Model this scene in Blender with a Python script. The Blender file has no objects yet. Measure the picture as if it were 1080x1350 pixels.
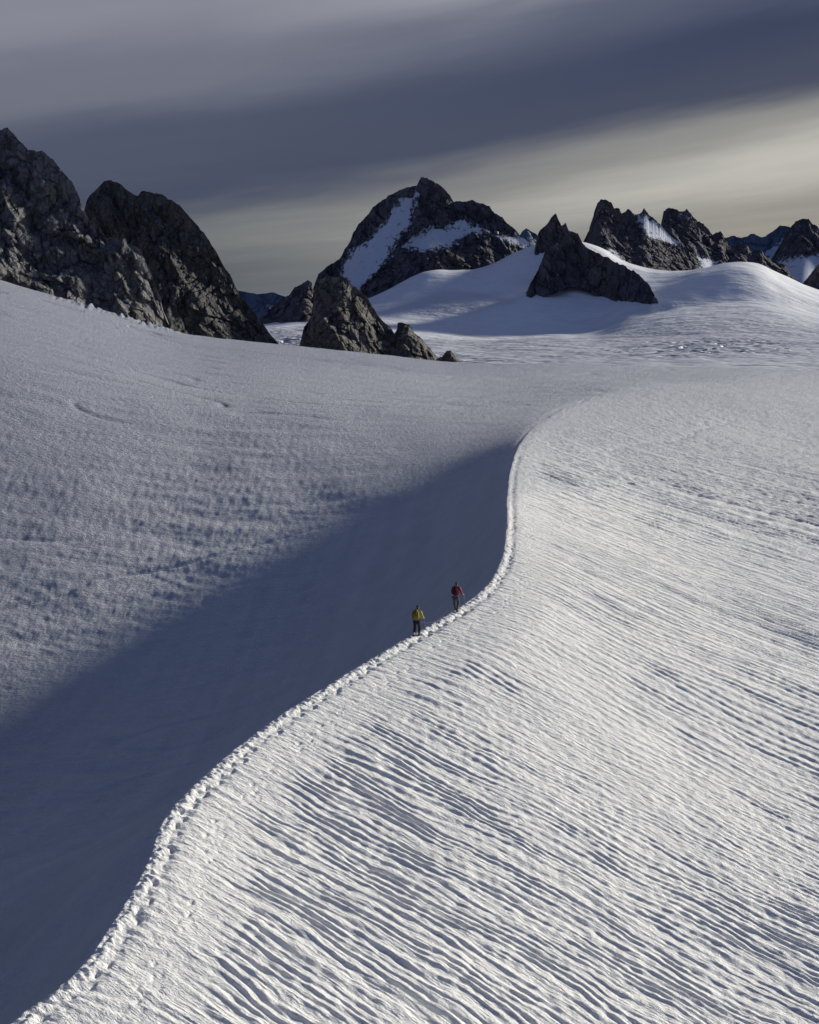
import bpy, bmesh, math, random
import numpy as np
from mathutils import Vector, Matrix

random.seed(7)
C = bpy.context.scene.collection
R = math.radians

# ---------------------------------------------------------------- camera
F = 1500.0                      # focal length in photo pixels (1080 x 1350)
HORIZON = 395.0
PITCH = math.atan((675 - HORIZON) / F)
CAM = np.array([0.0, 0.0, 20.0])

cam = bpy.data.cameras.new('camera')
cam.sensor_fit = 'VERTICAL'
cam.sensor_height = 24.0
cam.lens = 24.0 * F / 1350.0
cam.clip_start = 0.5
cam.clip_end = 60000
cam_o = bpy.data.objects.new('camera', cam)
C.objects.link(cam_o)
cam_o.location = CAM
cam_o.rotation_euler = (R(90) - PITCH, 0, 0)
bpy.context.scene.camera = cam_o


def tanxz(u, v):
    """slopes x/Y and z/Y of the sight line through photo point u, v"""
    u = np.asarray(u, float); v = np.asarray(v, float)
    cx = (u - 540) / F; cz = (675 - v) / F
    yy = math.cos(PITCH) + math.sin(PITCH) * cz
    zz = -math.sin(PITCH) + math.cos(PITCH) * cz
    return cx / yy, zz / yy


def world(u, v, Y):
    a, b = tanxz(u, v)
    Y = np.asarray(Y, float)
    return CAM[0] + a * Y, Y + 0 * a, CAM[2] + b * Y


# ---------------------------------------------------------------- noise
def _hash(*ks):
    h = np.zeros(ks[0].shape, np.uint32)
    for k, m in zip(ks, (374761393, 668265263, 2147483647 - 58)):
        h = (h + k.astype(np.int64).astype(np.uint32) * np.uint32(m)).astype(np.uint32)
        h ^= h >> np.uint32(13)
        h = (h * np.uint32(1274126177)).astype(np.uint32)
    h ^= h >> np.uint32(16)
    return h


def perlin2(x, y, seed=0):
    x = np.asarray(x, np.float32) + np.float32(seed * 17.13 + 1000); y = np.asarray(y, np.float32) + np.float32(seed * 7.77 + 1000)
    xi = np.floor(x); yi = np.floor(y)
    fx = x - xi; fy = y - yi
    sx = fx * fx * fx * (fx * (fx * 6 - 15) + 10); sy = fy * fy * fy * (fy * (fy * 6 - 15) + 10)
    xi = xi.astype(np.int32); yi = yi.astype(np.int32)

    def g(ax, ay, dx, dy):
        a = _hash(ax, ay).astype(np.float32) * np.float32(2 * math.pi / 4294967296.0)
        return np.cos(a) * dx + np.sin(a) * dy
    n0 = g(xi, yi, fx, fy); n1 = g(xi + 1, yi, fx - 1, fy)
    n2 = g(xi, yi + 1, fx, fy - 1); n3 = g(xi + 1, yi + 1, fx - 1, fy - 1)
    a = n0 + sx * (n1 - n0); b = n2 + sx * (n3 - n2)
    return (a + sy * (b - a)) * 1.5


def noise3(x, y, z, seed=0):
    """smooth value noise in 3-D, -1..1"""
    x = np.asarray(x, np.float64) + seed * 17.13 + 500; y = np.asarray(y, np.float64) + seed * 7.77 + 500; z = np.asarray(z, np.float64) + 500
    xi = np.floor(x); yi = np.floor(y); zi = np.floor(z)
    fx = x - xi; fy = y - yi; fz = z - zi
    fx = fx * fx * (3 - 2 * fx); fy = fy * fy * (3 - 2 * fy); fz = fz * fz * (3 - 2 * fz)
    xi = xi.astype(np.int32); yi = yi.astype(np.int32); zi = zi.astype(np.int32)

    def c(i, j, k): return _hash(xi + i, yi + j, zi + k).astype(np.float64) / 4294967296.0 * 2 - 1
    l = lambda a, b, t: a + (b - a) * t
    return l(l(l(c(0, 0, 0), c(1, 0, 0), fx), l(c(0, 1, 0), c(1, 1, 0), fx), fy),
             l(l(c(0, 0, 1), c(1, 0, 1), fx), l(c(0, 1, 1), c(1, 1, 1), fx), fy), fz)


def fbm2(x, y, o=4, seed=0, gain=.5):
    s = 0; a = 1.0
    for k in range(o):
        s = s + a * perlin2(x * 2 ** k, y * 2 ** k, seed + k); a *= gain
    return s


def ridged3(x, y, z, o=5, seed=0, gain=.5):
    s = 0; a = 1.0
    for k in range(o):
        n = 1 - np.abs(noise3(x * 2.03 ** k, y * 2.03 ** k, z * 2.03 ** k, seed + k)) * 2
        s = s + a * n; a *= gain
    return s


def crag3(x, y, z, seed=0, jit=.9):
    """Worley cells: returns (distance to the nearest cell point, hash of that cell): gives rock its blocky facets"""
    xi = np.floor(x).astype(np.int32); yi = np.floor(y).astype(np.int32); zi = np.floor(z).astype(np.int32)
    best = np.full(x.shape, 9.0); hid = np.zeros(x.shape); sec = np.full(x.shape, 9.0)
    for i in (-1, 0, 1):
        for j in (-1, 0, 1):
            for k in (-1, 0, 1):
                h = _hash(xi + i + 900 + seed, yi + j + 900, zi + k + 900)
                px = xi + i + .5 + jit * (((h & 1023) / 1023.0) - .5)
                py = yi + j + .5 + jit * ((((h >> 10) & 1023) / 1023.0) - .5)
                pz = zi + k + .5 + jit * ((((h >> 20) & 1023) / 1023.0) - .5)
                d = np.sqrt((x - px) ** 2 + (y - py) ** 2 + (z - pz) ** 2)
                m = d < best
                sec = np.where(m, best, np.minimum(sec, d))
                hid = np.where(m, (h & 4095) / 4095.0, hid)
                best = np.where(m, d, best)
    return best, sec, hid


def sstep(a, b, x):
    t = np.clip((x - a) / (b - a), 0, 1)
    return t * t * (3 - 2 * t)


def spline(xs, ys, x):
    """monotone-ish cubic (Catmull) interpolation of a table, linear outside it"""
    xs = np.asarray(xs, float); ys = np.asarray(ys, float)
    m = np.gradient(ys, xs)
    x = np.asarray(x, float)
    i = np.clip(np.searchsorted(xs, x) - 1, 0, len(xs) - 2)
    h = xs[i + 1] - xs[i]; t = (x - xs[i]) / h
    tc = np.clip(t, 0, 1)
    r = ((2 * tc ** 3 - 3 * tc ** 2 + 1) * ys[i] + (tc ** 3 - 2 * tc ** 2 + tc) * h * m[i] + (-2 * tc ** 3 + 3 * tc ** 2) * ys[i + 1] + (tc ** 3 - tc ** 2) * h * m[i + 1])
    r = np.where(t < 0, ys[0] + (x - xs[0]) * m[0], r)
    return np.where(t > 1, ys[-1] + (x - xs[-1]) * m[-1], r)


# ---------------------------------------------------------------- mesh helpers
def grid_mesh(name, X, Y, Z, mat, attrs=None, smooth=True, parent=None, close=False):
    """one mesh object from 2-D arrays of vertex positions"""
    nr, nc = X.shape
    co = np.stack([X, Y, Z], -1).reshape(-1, 3).astype(np.float32)
    idx = np.arange(nr * nc, dtype=np.int32).reshape(nr, nc)
    a = idx[:-1, :-1]; b = idx[:-1, 1:]; c = idx[1:, 1:]; d = idx[1:, :-1]
    q = np.stack([a, b, c, d], -1).reshape(-1, 4)
    me = bpy.data.meshes.new(name)
    me.vertices.add(len(co)); me.vertices.foreach_set('co', co.ravel())
    me.loops.add(q.size); me.loops.foreach_set('vertex_index', q.ravel())
    me.polygons.add(len(q)); me.polygons.foreach_set('loop_start', np.arange(0, q.size, 4, dtype=np.int32))
    me.polygons.foreach_set('use_smooth', np.full(len(q), smooth))
    me.update(calc_edges=True)
    for k, val in (attrs or {}).items():
        at = me.attributes.new(k, 'FLOAT', 'POINT')
        at.data.foreach_set('value', np.asarray(val, np.float32).ravel())
    me.materials.append(mat)
    o = bpy.data.objects.new(name, me); C.objects.link(o)
    if parent: o.parent = parent
    return o


def tag(o, label=None, cat=None, group=None, kind=None):
    if label: o['label'] = label
    if cat: o['category'] = cat
    if group: o['group'] = group
    if kind: o['kind'] = kind
    return o


# ---------------------------------------------------------------- materials
def nodes(name):
    m = bpy.data.materials.new(name); m.use_nodes = True
    nt = m.node_tree; nt.nodes.clear()
    out = nt.nodes.new('ShaderNodeOutputMaterial'); b = nt.nodes.new('ShaderNodeBsdfPrincipled')
    nt.links.new(b.outputs[0], out.inputs[0])
    return m, nt, b


def N(nt, t, **kw):
    n = nt.nodes.new(t)
    for k, v in kw.items():
        if k in n.inputs: n.inputs[k].default_value = v
        else: setattr(n, k, v)
    return n


def mixc(nt, fac, a, b, mode='MIX'):
    n = nt.nodes.new('ShaderNodeMix'); n.data_type = 'RGBA'; n.blend_type = mode
    for i, v in ((0, fac), (6, a), (7, b)):
        if hasattr(v, 'node'): nt.links.new(v, n.inputs[i])
        elif i == 0: n.inputs[0].default_value = v
        else: n.inputs[i].default_value = (*v, 1)
    return n.outputs[2]


def math_(nt, op, a, b=None, clamp=False):
    n = nt.nodes.new('ShaderNodeMath'); n.operation = op; n.use_clamp = clamp
    for i, v in ((0, a), (1, b)):
        if v is None: continue
        if hasattr(v, 'node'): nt.links.new(v, n.inputs[i])
        else: n.inputs[i].default_value = v
    return n.outputs[0]


def ramp(nt, fac, stops, interp='LINEAR'):
    n = nt.nodes.new('ShaderNodeValToRGB'); n.color_ramp.interpolation = interp
    el = n.color_ramp.elements
    while len(el) < len(stops): el.new(.5)
    for e, (p, c) in zip(el, stops):
        e.position = p; e.color = (*c, 1) if len(c) == 3 else c
    nt.links.new(fac, n.inputs[0])
    return n.outputs[0]


def pos(nt, scale=(1, 1, 1), rotz=0):
    g = nt.nodes.new('ShaderNodeNewGeometry'); mp = nt.nodes.new('ShaderNodeMapping')
    mp.inputs['Scale'].default_value = scale; mp.inputs['Rotation'].default_value = (0, 0, rotz)
    nt.links.new(g.outputs['Position'], mp.inputs['Vector'])
    return mp.outputs[0]


def noise(nt, vec, scale, detail=4, rough=.5):
    n = N(nt, 'ShaderNodeTexNoise', Scale=scale, Detail=detail, Roughness=rough)
    nt.links.new(vec, n.inputs['Vector'])
    return n.outputs['Fac']


def snow_material(name, white, dim_col, grain, bump, rough=.55):
    m, nt, b = nodes(name)
    p = pos(nt)
    at = N(nt, 'ShaderNodeAttribute', attribute_name='dirt_shade')  # mask of painted dim light together with snow dirt
    n1 = noise(nt, p, grain * .05, 5, .6)
    n2 = noise(nt, p, grain, 3, .6)
    c = mixc(nt, at.outputs['Fac'], white, dim_col)
    c = mixc(nt, math_(nt, 'MULTIPLY', ramp(nt, n1, [(.4, (0,) * 3), (.68, (1,) * 3)]), .16), c, tuple(x * .78 for x in dim_col))
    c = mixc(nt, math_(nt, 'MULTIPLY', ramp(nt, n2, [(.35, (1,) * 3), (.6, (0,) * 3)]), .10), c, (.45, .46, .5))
    nt.links.new(c, b.inputs['Base Color'])
    b.inputs['Roughness'].default_value = rough
    b.inputs['Specular IOR Level'].default_value = .25
    bm = N(nt, 'ShaderNodeBump', Strength=1.0, Distance=bump)
    nt.links.new(noise(nt, p, grain * 1.3, 4, .65), bm.inputs['Height'])
    b2 = N(nt, 'ShaderNodeBump', Strength=1.0)
    nt.links.new(math_(nt, 'MULTIPLY', math_(nt, 'ADD', at.outputs['Fac'], .12), bump * 24), b2.inputs['Distance'])
    nt.links.new(noise(nt, pos(nt, (.55, 1.25, 1)), grain * .36, 4, .75), b2.inputs['Height']); nt.links.new(bm.outputs[0], b2.inputs['Normal'])
    b3 = N(nt, 'ShaderNodeBump', Strength=1.0)
    inv = math_(nt, 'SUBTRACT', .8, at.outputs['Fac'], clamp=True)
    nt.links.new(math_(nt, 'MULTIPLY', inv, bump * 8.5), b3.inputs['Distance'])
    rot = N(nt, 'ShaderNodeMapping'); rot.inputs['Rotation'].default_value = (0, 0, R(29)); nt.links.new(p, rot.inputs['Vector'])
    stc = N(nt, 'ShaderNodeMapping'); stc.inputs['Scale'].default_value = (.22, 1, .5); nt.links.new(rot.outputs[0], stc.inputs['Vector'])
    nt.links.new(noise(nt, stc.outputs[0], grain * .5, 5, .68), b3.inputs['Height']); nt.links.new(b2.outputs[0], b3.inputs['Normal'])
    nt.links.new(b3.outputs[0], b.inputs['Normal'])
    return m


def rock_material(name, dark, light, tan_, size, snow_col=(.72, .74, .78)):
    """size: metres of one typical block"""
    m, nt, b = nodes(name)
    p = pos(nt)
    pst = pos(nt, (1, 1, .35))
    n1 = noise(nt, p, .22 / size, 6, .65)
    n2 = noise(nt, pst, 1.1 / size, 6, .7)
    n3 = noise(nt, p, 5 / size, 4, .6)
    c = mixc(nt, ramp(nt, n2, [(.32, (0,) * 3), (.62, (1,) * 3)]), dark, light)
    c = mixc(nt, math_(nt, 'MULTIPLY', ramp(nt, n1, [(.45, (0,) * 3), (.65, (1,) * 3)]), .6), c, tan_)
    vor = N(nt, 'ShaderNodeTexVoronoi', feature='DISTANCE_TO_EDGE', Scale=.8 / size)
    wob = N(nt, 'ShaderNodeVectorMath', operation='ADD')
    nv = N(nt, 'ShaderNodeTexNoise', Scale=.9 / size, Detail=4)
    nt.links.new(p, nv.inputs['Vector'])
    sc = N(nt, 'ShaderNodeVectorMath', operation='SCALE'); sc.inputs['Scale'].default_value = 1.6 * size
    nt.links.new(nv.outputs['Color'], sc.inputs[0]); nt.links.new(pst, wob.inputs[0]); nt.links.new(sc.outputs[0], wob.inputs[1])
    nt.links.new(wob.outputs[0], vor.inputs['Vector'])
    crack = ramp(nt, vor.outputs['Distance'], [(0, (0,) * 3), (.09, (1,) * 3)])
    c = mixc(nt, math_(nt, 'MULTIPLY', math_(nt, 'SUBTRACT', 1.0, crack), .55), c, tuple(x * .35 for x in dark))
    c = mixc(nt, math_(nt, 'MULTIPLY', n3, .35), c, tuple(x * .5 for x in dark))
    sn = N(nt, 'ShaderNodeAttribute', attribute_name='snow')
    msk = math_(nt, 'ADD', sn.outputs['Fac'], math_(nt, 'MULTIPLY', math_(nt, 'SUBTRACT', noise(nt, p, 1.7 / size, 7, .78), .5), 3.6))
    msk = ramp(nt, msk, [(.46, (0,) * 3), (.56, (1,) * 3)])
    col = mixc(nt, msk, c, snow_col)
    nt.links.new(col, b.inputs['Base Color'])
    b.inputs['Roughness'].default_value = .85
    b.inputs['Specular IOR Level'].default_value = .2
    hgt = math_(nt, 'ADD', math_(nt, 'MULTIPLY', crack, .25), math_(nt, 'ADD', n2, math_(nt, 'MULTIPLY', n3, .4)))
    hgt = math_(nt, 'MULTIPLY', hgt, math_(nt, 'SUBTRACT', 1.0, math_(nt, 'MULTIPLY', msk, .93)))
    bm = N(nt, 'ShaderNodeBump', Strength=1.0, Distance=size * .55)
    nt.links.new(hgt, bm.inputs['Height']); nt.links.new(bm.outputs[0], b.inputs['Normal'])
    return m


def plain(name, col, rough=.7, col2=None, scale=30, metal=0):
    m, nt, b = nodes(name)
    p = N(nt, 'ShaderNodeTexCoord').outputs['Object']
    n = noise(nt, p, scale, 4)
    c = mixc(nt, n, tuple(x * .7 for x in col), col2 or tuple(min(1, x * 1.2) for x in col))
    nt.links.new(c, b.inputs['Base Color']); b.inputs['Roughness'].default_value = rough
    b.inputs['Metallic'].default_value = metal
    bm = N(nt, 'ShaderNodeBump', Strength=.4, Distance=.01); nt.links.new(n, bm.inputs['Height']); nt.links.new(bm.outputs[0], b.inputs['Normal'])
    return m


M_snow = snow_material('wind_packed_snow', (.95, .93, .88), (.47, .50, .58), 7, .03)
M_glacier = snow_material('glacier_snow', (.93, .93, .94), (.44, .46, .51), .05, .7)
M_rock_near = rock_material('brown_granite', (.07, .068, .07), (.33, .325, .32), (.29, .26, .225), 2.2)
M_rock_dark = rock_material('black_granite', (.04, .04, .043), (.20, .195, .19), (.18, .155, .13), 2.2)
M_rock_mid = rock_material('dark_granite', (.06, .055, .052), (.29, .275, .25), (.25, .215, .17), 3.0)
M_rock_far = rock_material('far_granite', (.06, .06, .08), (.22, .21, .23), (.22, .175, .15), 20, (.66, .69, .76))  # raised and blued a little: aerial haze put into the rock colour
M_blue = rock_material('hazy_blue_rock', (.17, .21, .29), (.22, .27, .35), (.19, .23, .30), 160, (.45, .52, .64))  # distance haze painted in as a blue base colour

# ---------------------------------------------------------------- the near snowfield
# crest of the snow arete: photo points with crest height; the distance follows
crest_px = [(-60, 1400, .2), (14, 1345, .3), (90, 1290, .4), (150, 1212, .6), (197, 1130, .8), (214, 1082, .9), (268, 1022, 1.0), (350, 955, 1.1), (430, 903, 1.2), (530, 843, 1.4),
            (600, 803, 1.6), (640, 773, 1.7), (659, 742, 1.9), (667, 700, 2.1), (668, 655, 2.3), (674, 615, 2.6), (688, 583, 2.8), (712, 558, 3.0), (752, 536, 3.1), (830, 518, 3.0), (960, 505, 2.6)]
cu, cv, cz = map(np.array, zip(*crest_px))
ta, tb = tanxz(cu, cv)
cY = (cz - CAM[2]) / tb; cX = ta * cY
yy = np.linspace(0, 420, 1700)
cxs = spline(cY, cX, np.clip(yy, 12, cY[-1])) + np.where(yy > cY[-1], (yy - cY[-1]) * .5, 0)
czs = spline(cY, cz, np.clip(yy, cY[0], cY[-1]))
k = np.hanning(9); k /= k.sum()
cxs = np.convolve(np.pad(cxs, 4, 'edge'), k, 'valid')
cdx = np.gradient(cxs, yy)
cco = 1 / np.sqrt(1 + cdx ** 2)
cs = np.cumsum(np.sqrt(1 + cdx ** 2)) * (yy[1] - yy[0])
print('crest Y', np.round(cY, 1), 'X', np.round(cX, 1))

rim_u = [-600, -300, 0, 60, 120, 230, 365, 480, 600, 760, 900, 1080, 1400, 1800]
rim_v = [300, 325, 368, 386, 405, 437, 453, 465, 477, 480, 483, 488, 494, 500]
rim_a = tanxz(np.array(rim_u), 430.0)[0]
rim_t = tanxz(np.array(rim_u), np.array(rim_v))[1]
RIM_Y = lambda a: 278. + 25. * np.tanh(a / .35)


def snow_height(x, y, micro=True):
    a = x / np.maximum(y, 1)
    wide = np.clip(a, -1.1, 1.1)
    yc = np.clip(y, 0, 419)
    rx = np.interp(yc, yy, cxs); zc = np.interp(yc, yy, czs); co = np.interp(yc, yy, cco); s = np.interp(yc, yy, cs)
    d = (x - rx) * co
    t = np.maximum(-d, 0); dr = np.maximum(d, 0)
    # rim far away
    ry = RIM_Y(wide)
    rz = CAM[2] + spline(rim_a, rim_t, wide) * ry
    far = sstep(70, 1, (1 - y / ry) * 1) if False else None
    f = np.clip((y - 75) / (ry - 75), 0, 1)
    # right of the crest: falls gently to the right, then levels out
    near_r = zc - 11.5 * (1 - np.exp(-(dr / 27) ** 1.15)) + .9 * np.exp(-((x - 34) ** 2 + (y - 118) ** 2 * .5) / 300)
    # left of the crest: steep shaded flank, hollow, and the far field rising again
    fade = 1 - sstep(95, 175, y)
    D = 20.5 * fade
    flank = 1 - np.exp(-(t / 16.0) ** 1.12)
    near_r = near_r + .7 * np.exp(-((x - 5 - (y - 62) * .12) / 8.5) ** 2 - ((y - 62) / 22) ** 2) * sstep(0, 5, dr)
    near_l = zc - D * flank - .6 * flank
    left_rise = sstep(40, 130, t) * 5.0
    near_l = near_l + left_rise
    near = np.where(d >= 0, near_r, near_l)
    soft = np.exp(-(d / .5) ** 2) * .10
    g = f * f * (1.0 - .35 * f) / .65
    g_l = f ** 1.5
    gg = np.where(d >= 0, g, g_l)
    w = sstep(-25, 25, d)
    gg = g_l * (1 - w) + g * w
    z = near * (1 - gg) + rz * gg - soft
    # second gentle roll on the right before the rim
    z = z + .9 * np.exp(-((y - 215 - 14 * a) / 16) ** 2) * sstep(.05, .2, a)
    # beyond the rim the ground falls away
    over = np.maximum(y - ry, 0)
    z = z - .30 * over + .22 * np.minimum(over, 6) * (over / 6.0).clip(0, 1)
    # broad undulation
    z = z + .35 * fbm2(x / 26, y / 26, 3, 3) * (1 - f) * sstep(2, 14, np.abs(d)) + 1.0 * fbm2(x / 60, y / 45, 2, 5) * sstep(30, 90, t) * (1 - f)
    if not micro:
        return z, d, s, t, dr, f
    px = y * y / 20500 + .02           # ground covered by a pixel row
    right = sstep(-.05, .5, d)
    # --- wind-cut striations, right side
    ang = R(-44) + .16 * fbm2(x / 40, y / 40, 2, 9) + .10 * sstep(60, 130, y)
    ux, uy = math.cos(R(-29)), math.sin(R(-29))
    wx = x + .16 * fbm2(x / 3, y / 3, 2, 11); wy = y + .16 * fbm2(x / 3, y / 3, 2, 12)
    bend = 1.1 * perlin2(x / 22, y / 22, 14)
    al = wx * ux + wy * uy; pe = -wx * uy + wy * ux + bend
    n_a = perlin2(al / 6.5, pe / .40, 20); n_b = perlin2(al / 2.6, pe / .17, 21); n_c = perlin2(al / .6, pe / .11, 22); n_e = perlin2(al / 8.5, pe / 1.15, 25)
    st = .5 - np.abs(n_a) * 1.0
    amp_patch = .84 + .26 * sstep(-.35, .35, fbm2(x / 13, y / 13, 2, 30)) 
    calm = np.exp(-((x - 9 - (y - 60) * -.5) / 9) ** 2) * sstep(40, 55, y) * (1 - sstep(95, 115, y))   # smooth bright tongue
    patch = amp_patch * (1 - .62 * calm) * (1 + .3 * sstep(20, 34, x) * sstep(70, 95, y) * (1 - sstep(140, 170, y)))
    lod = lambda size: 1 / (1 + (px / (size * .75)) ** 3)
    n_d = .5 - np.abs(perlin2(al / 4.0 + 3, pe / .25, 26)) ; n_g = perlin2(al / 1.1, pe / .7, 27)
    gate = .45 + .75 * sstep(-.35, .4, perlin2(al / 3.0, pe / .6, 28))
    # nearly parallel ridges: sharp crest, steep lee side, with dislocations where the phase noise tears them
    def ridges(period, seed, tear):
        ph = pe / period + tear * perlin2(al / (14 * period), pe / (3.2 * period), seed) + .16 * perlin2(al / (7 * period), pe / (1.1 * period), seed + 1)
        fr = ph - np.floor(ph)
        hgt_ = .5 - .5 * np.cos(2 * math.pi * np.where(fr < .36, fr / .72, .5 + (fr - .36) / 1.28))
        return (hgt_ - .5) * (.74 + .40 * sstep(-.35, .35, perlin2(al / (9 * period), pe / (1.6 * period), seed + 2)))
    w1 = 1 - sstep(46, 68, y); w2 = sstep(42, 62, y) * (1 - sstep(105, 135, y)); w3 = sstep(90, 125, y)
    med = (.053 * ridges(.44, 130, .95) * w1 * lod(.6) + .012 * ridges(.23, 142, 1.0) * (1 - sstep(36, 48, y))) + .080 * ridges(.80, 134, 1.0) * w2 * lod(1.0) + .15 * ridges(2.0, 138, 1.1) * w3 * lod(2.4)
    strei = med * patch + (.018 * st * lod(.5) * gate + .022 * n_d * lod(.33) * (1.3 - .5 * gate) + .020 * n_e * lod(1.2) + .025 * n_b * lod(.2) + .020 * n_c * lod(.12) + .014 * n_g * lod(.8)) * patch
    pits = perlin2(x / .42, y / .42, 40) * .036 * lod(.4) + perlin2(x / 1.5, y / .9, 45) * .10 * sstep(75, 115, y) * (.4 + .6 * sstep(-.3, .3, fbm2(x / 18, y / 25, 2, 46))) + perlin2(x / 1.6, y / 1.3, 41) * .025 + perlin2(x / 3.2, y / 4.5, 42) * .07 * sstep(90, 150, y)
    away = sstep(1.5, 5.0, d + .9 * perlin2(s / 2.2, s * 0, 44))
    z = z + right * (1.45 * strei * (.12 + .88 * away) + pits * (.4 + .6 * away)) * (1 - sstep(.93, 1.0, f) * .7)
    # --- trodden band along the crest: cuts across it, a crumbled lip, two lines of boot prints
    band = right * (1 - sstep(1.6, 2.6, d + .5 * perlin2(s / 1.5, s * 0, 47)))
    cut = perlin2(s / .30 + .9 * d, d / 1.3, 50) * .042 + (perlin2(s / .40, d / .45, 51) * .05 + perlin2(s / .16, d / .18, 52) * .03) * (.3 + .7 * np.exp(-(d / .7) ** 2))
    z = z + band * cut * (1 - sstep(80, 150, y))
    lip = np.exp(-((d - .18) / .22) ** 2)
    z = z - right * np.exp(-((d - .55 - .1 * perlin2(s / 3, s * 0, 61)) / .26) ** 2) * .07 * (1 - sstep(95, 150, y))
    z = z + lip * (.04 + .085 * perlin2(s / .24, d / .5, 54) + .07 * perlin2(s / .13, d / .2, 53)) * (1 - sstep(120, 160, y))
    for off, ss, dep in ((.55, 0.0, .12), (1.9, .2, .05), (2.2, .55, .03)):
        path = off + .22 * perlin2(s / 3.0, s * 0 + off, 57)
        step = .55; dep = dep * (.35 + .9 * sstep(-.4, .4, perlin2(s / 1.7, s * 0 + off, 56)))
        q = (s + ss + .10 * perlin2(s / 1.0, s * 0, 58)) / step
        kq = np.floor(q); fq = (q - kq - .5) * step
        side = np.where(kq % 2 == 0, .11, -.11) + .12 * perlin2(kq * .77 + .3, kq * 0 + off, 55)
        dd = d - path - side
        foot = np.exp(-(fq / .14) ** 2 - (dd / .08) ** 2)
        dep = dep * (1 - sstep(95, 160, y)); z = z - right * foot * dep + right * np.exp(-((fq - .22) / .08) ** 2 - (dd / .12) ** 2) * dep * .35
    # a second faint track far right
    tx = 36 + (y - 165) * .62
    tr = np.exp(-((x - tx - .8 * perlin2(y / 7, y * 0, 59)) / .7) ** 2) * sstep(140, 150, y) * (1 - sstep(195, 205, y))
    z = z - tr * .5 * (.14 + .22 * perlin2(x / 1.2, y / 2.2, 60))
    # --- left flank: fine grain in the hollow, rough suncups on the field beyond
    left = 1 - right
    lf = sstep(10, 34, t)
    lf = np.maximum(lf, sstep(140, 175, y))
    n1 = perlin2(x / .55, y / .50, 70); n2 = perlin2(x / 1.3, y / .95, 71); n3 = perlin2(x / .26, y / .26, 72)
    streak = perlin2(x / 14 + .3 * y / 14, y / 2.4, 73)
    sc = np.abs(perlin2(x / 22, y / 9, 74))
    scarp = -np.exp(-(sc / .05) ** 2) * .22 * sstep(.0, .4, fbm2(x / 30, y / 30, 1, 75) + .15)
    z = z + left * (lf * (.055 * n1 * lod(.5) + .07 * n2 * lod(1.2) + .035 * n3 * lod(.26) + .11 * streak + scarp + .085 * (.5 - np.abs(perlin2(x / 7 + y / 30, (y + .18 * x + 2 * perlin2(x / 12, y / 12, 163)) / 1.3, 77))) * lod(1.3) + .10 * (.5 - np.abs(perlin2(x / 16, (y + .15 * x + 4 * perlin2(x / 20, y / 20, 162)) / 3.0, 85))) * sstep(100, 140, y) + .06 * perlin2(x / 6, y / 4, 78) + .12 * fbm2(x / 14, y / 10, 2, 79) * (1 - f)) + (1 - lf) * (.012 * n1 + .006 * n3 + .012 * perlin2(x / 3, y / 3, 76)))
    cup = .036 * perlin2(x / .40, y / .62, 150) * sstep(50, 80, y) * lod(.8) + .055 * perlin2(x / .8, y / 1.3, 151) * sstep(100, 140, y) * lod(1.6)
    cup = cup + left * .024 * perlin2((x - .5 * y) / 4.5, (y + .22 * x + 1.5 * perlin2(x / 9, y / 9, 160)) / .8, 152) * lod(.9) + left * .04 * perlin2((x + .3 * y) / 9, (y + .10 * x + 3 * perlin2(x / 14, y / 14, 161)) / 1.8, 153) * lod(2)
    z = z + cup * (left * lf + right * sstep(85, 125, y) * 1.6) * (1 - sstep(.95, 1.0, f))
    # bergschrund cracks and ice lumps below the left rocks
    rr = (ry - y)
    cr = np.abs(rr - 17 - 6 * perlin2(x / 20, x * 0, 80) - 2 * perlin2(x / 5, x * 0, 81))
    z = z - np.exp(-(cr / 1.0) ** 2) * 1.0 * sstep(-48, -56, x) * (perlin2(x / 9, x * 0, 82) > -.1)
    lump = np.exp(-((rr - 4) / 3) ** 2) * sstep(-50, -56, x) * (1 - sstep(-72, -84, x) * 1.0)
    z = z + lump * (.3 + 1.3 * np.abs(perlin2(x / 1.6, y / 3, 83)))
    return z, d, s, t, dr, f


# rows: even steps on the picture from near to the rim; columns: dense where it matters, coarse outside
def rows(n_mid):
    inv = np.linspace(1 / 26.5, 1 / 305.0, n_mid)
    return np.concatenate([np.linspace(2, 26, 40), 1 / inv, np.linspace(308, 400, 24)])


def cols(step):
    h = np.arange(-.395, .395001, step)
    o = np.geomspace(.398, 1.6, 90)
    return np.concatenate([-o[::-1], h, o])


RY = rows(1950); CA = cols(.395 * 2 / 1250)
A2, Y2 = np.meshgrid(CA, RY)
X2 = A2 * Y2
Z2, D2, S2, T2, DR2, F2 = snow_height(X2, Y2)
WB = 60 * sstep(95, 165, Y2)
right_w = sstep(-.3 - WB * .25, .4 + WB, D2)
dirt_shade = (1 - right_w) * (.80 + .35 * F2 * sstep(30, 80, T2) - .34 * (1 - sstep(30, 60, T2)) * (1 - sstep(120, 165, Y2))) + right_w * (.34 * sstep(12, 48, D2) * (1 - .9 * np.exp(-((X2 - 12) / 9) ** 2 - ((Y2 - 62) / 22) ** 2)) + .06 + .18 * sstep(.45, .8, F2) + .30 * sstep(.9, 1.0, F2))  # dim left field, bright tongue, right fall-off: light painted into the snow colour
dirt_shade = dirt_shade + (D2 < 0) * np.exp(-((T2 - 20) / 22) ** 2) * .07 * fbm2(S2 / 30, T2 / 1.6, 4, 120)  # faint flank streaks, painted in place of relief shading
dirt_shade = dirt_shade + .62 * sstep(4, 16, T2) * (1 - sstep(34, 60, Y2))  # deeper shade of the near hollow, painted into the colour
field = grid_mesh('snowfield', X2, Y2, Z2, M_snow, {'dirt_shade': dirt_shade})
tag(field, kind='structure')


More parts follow.
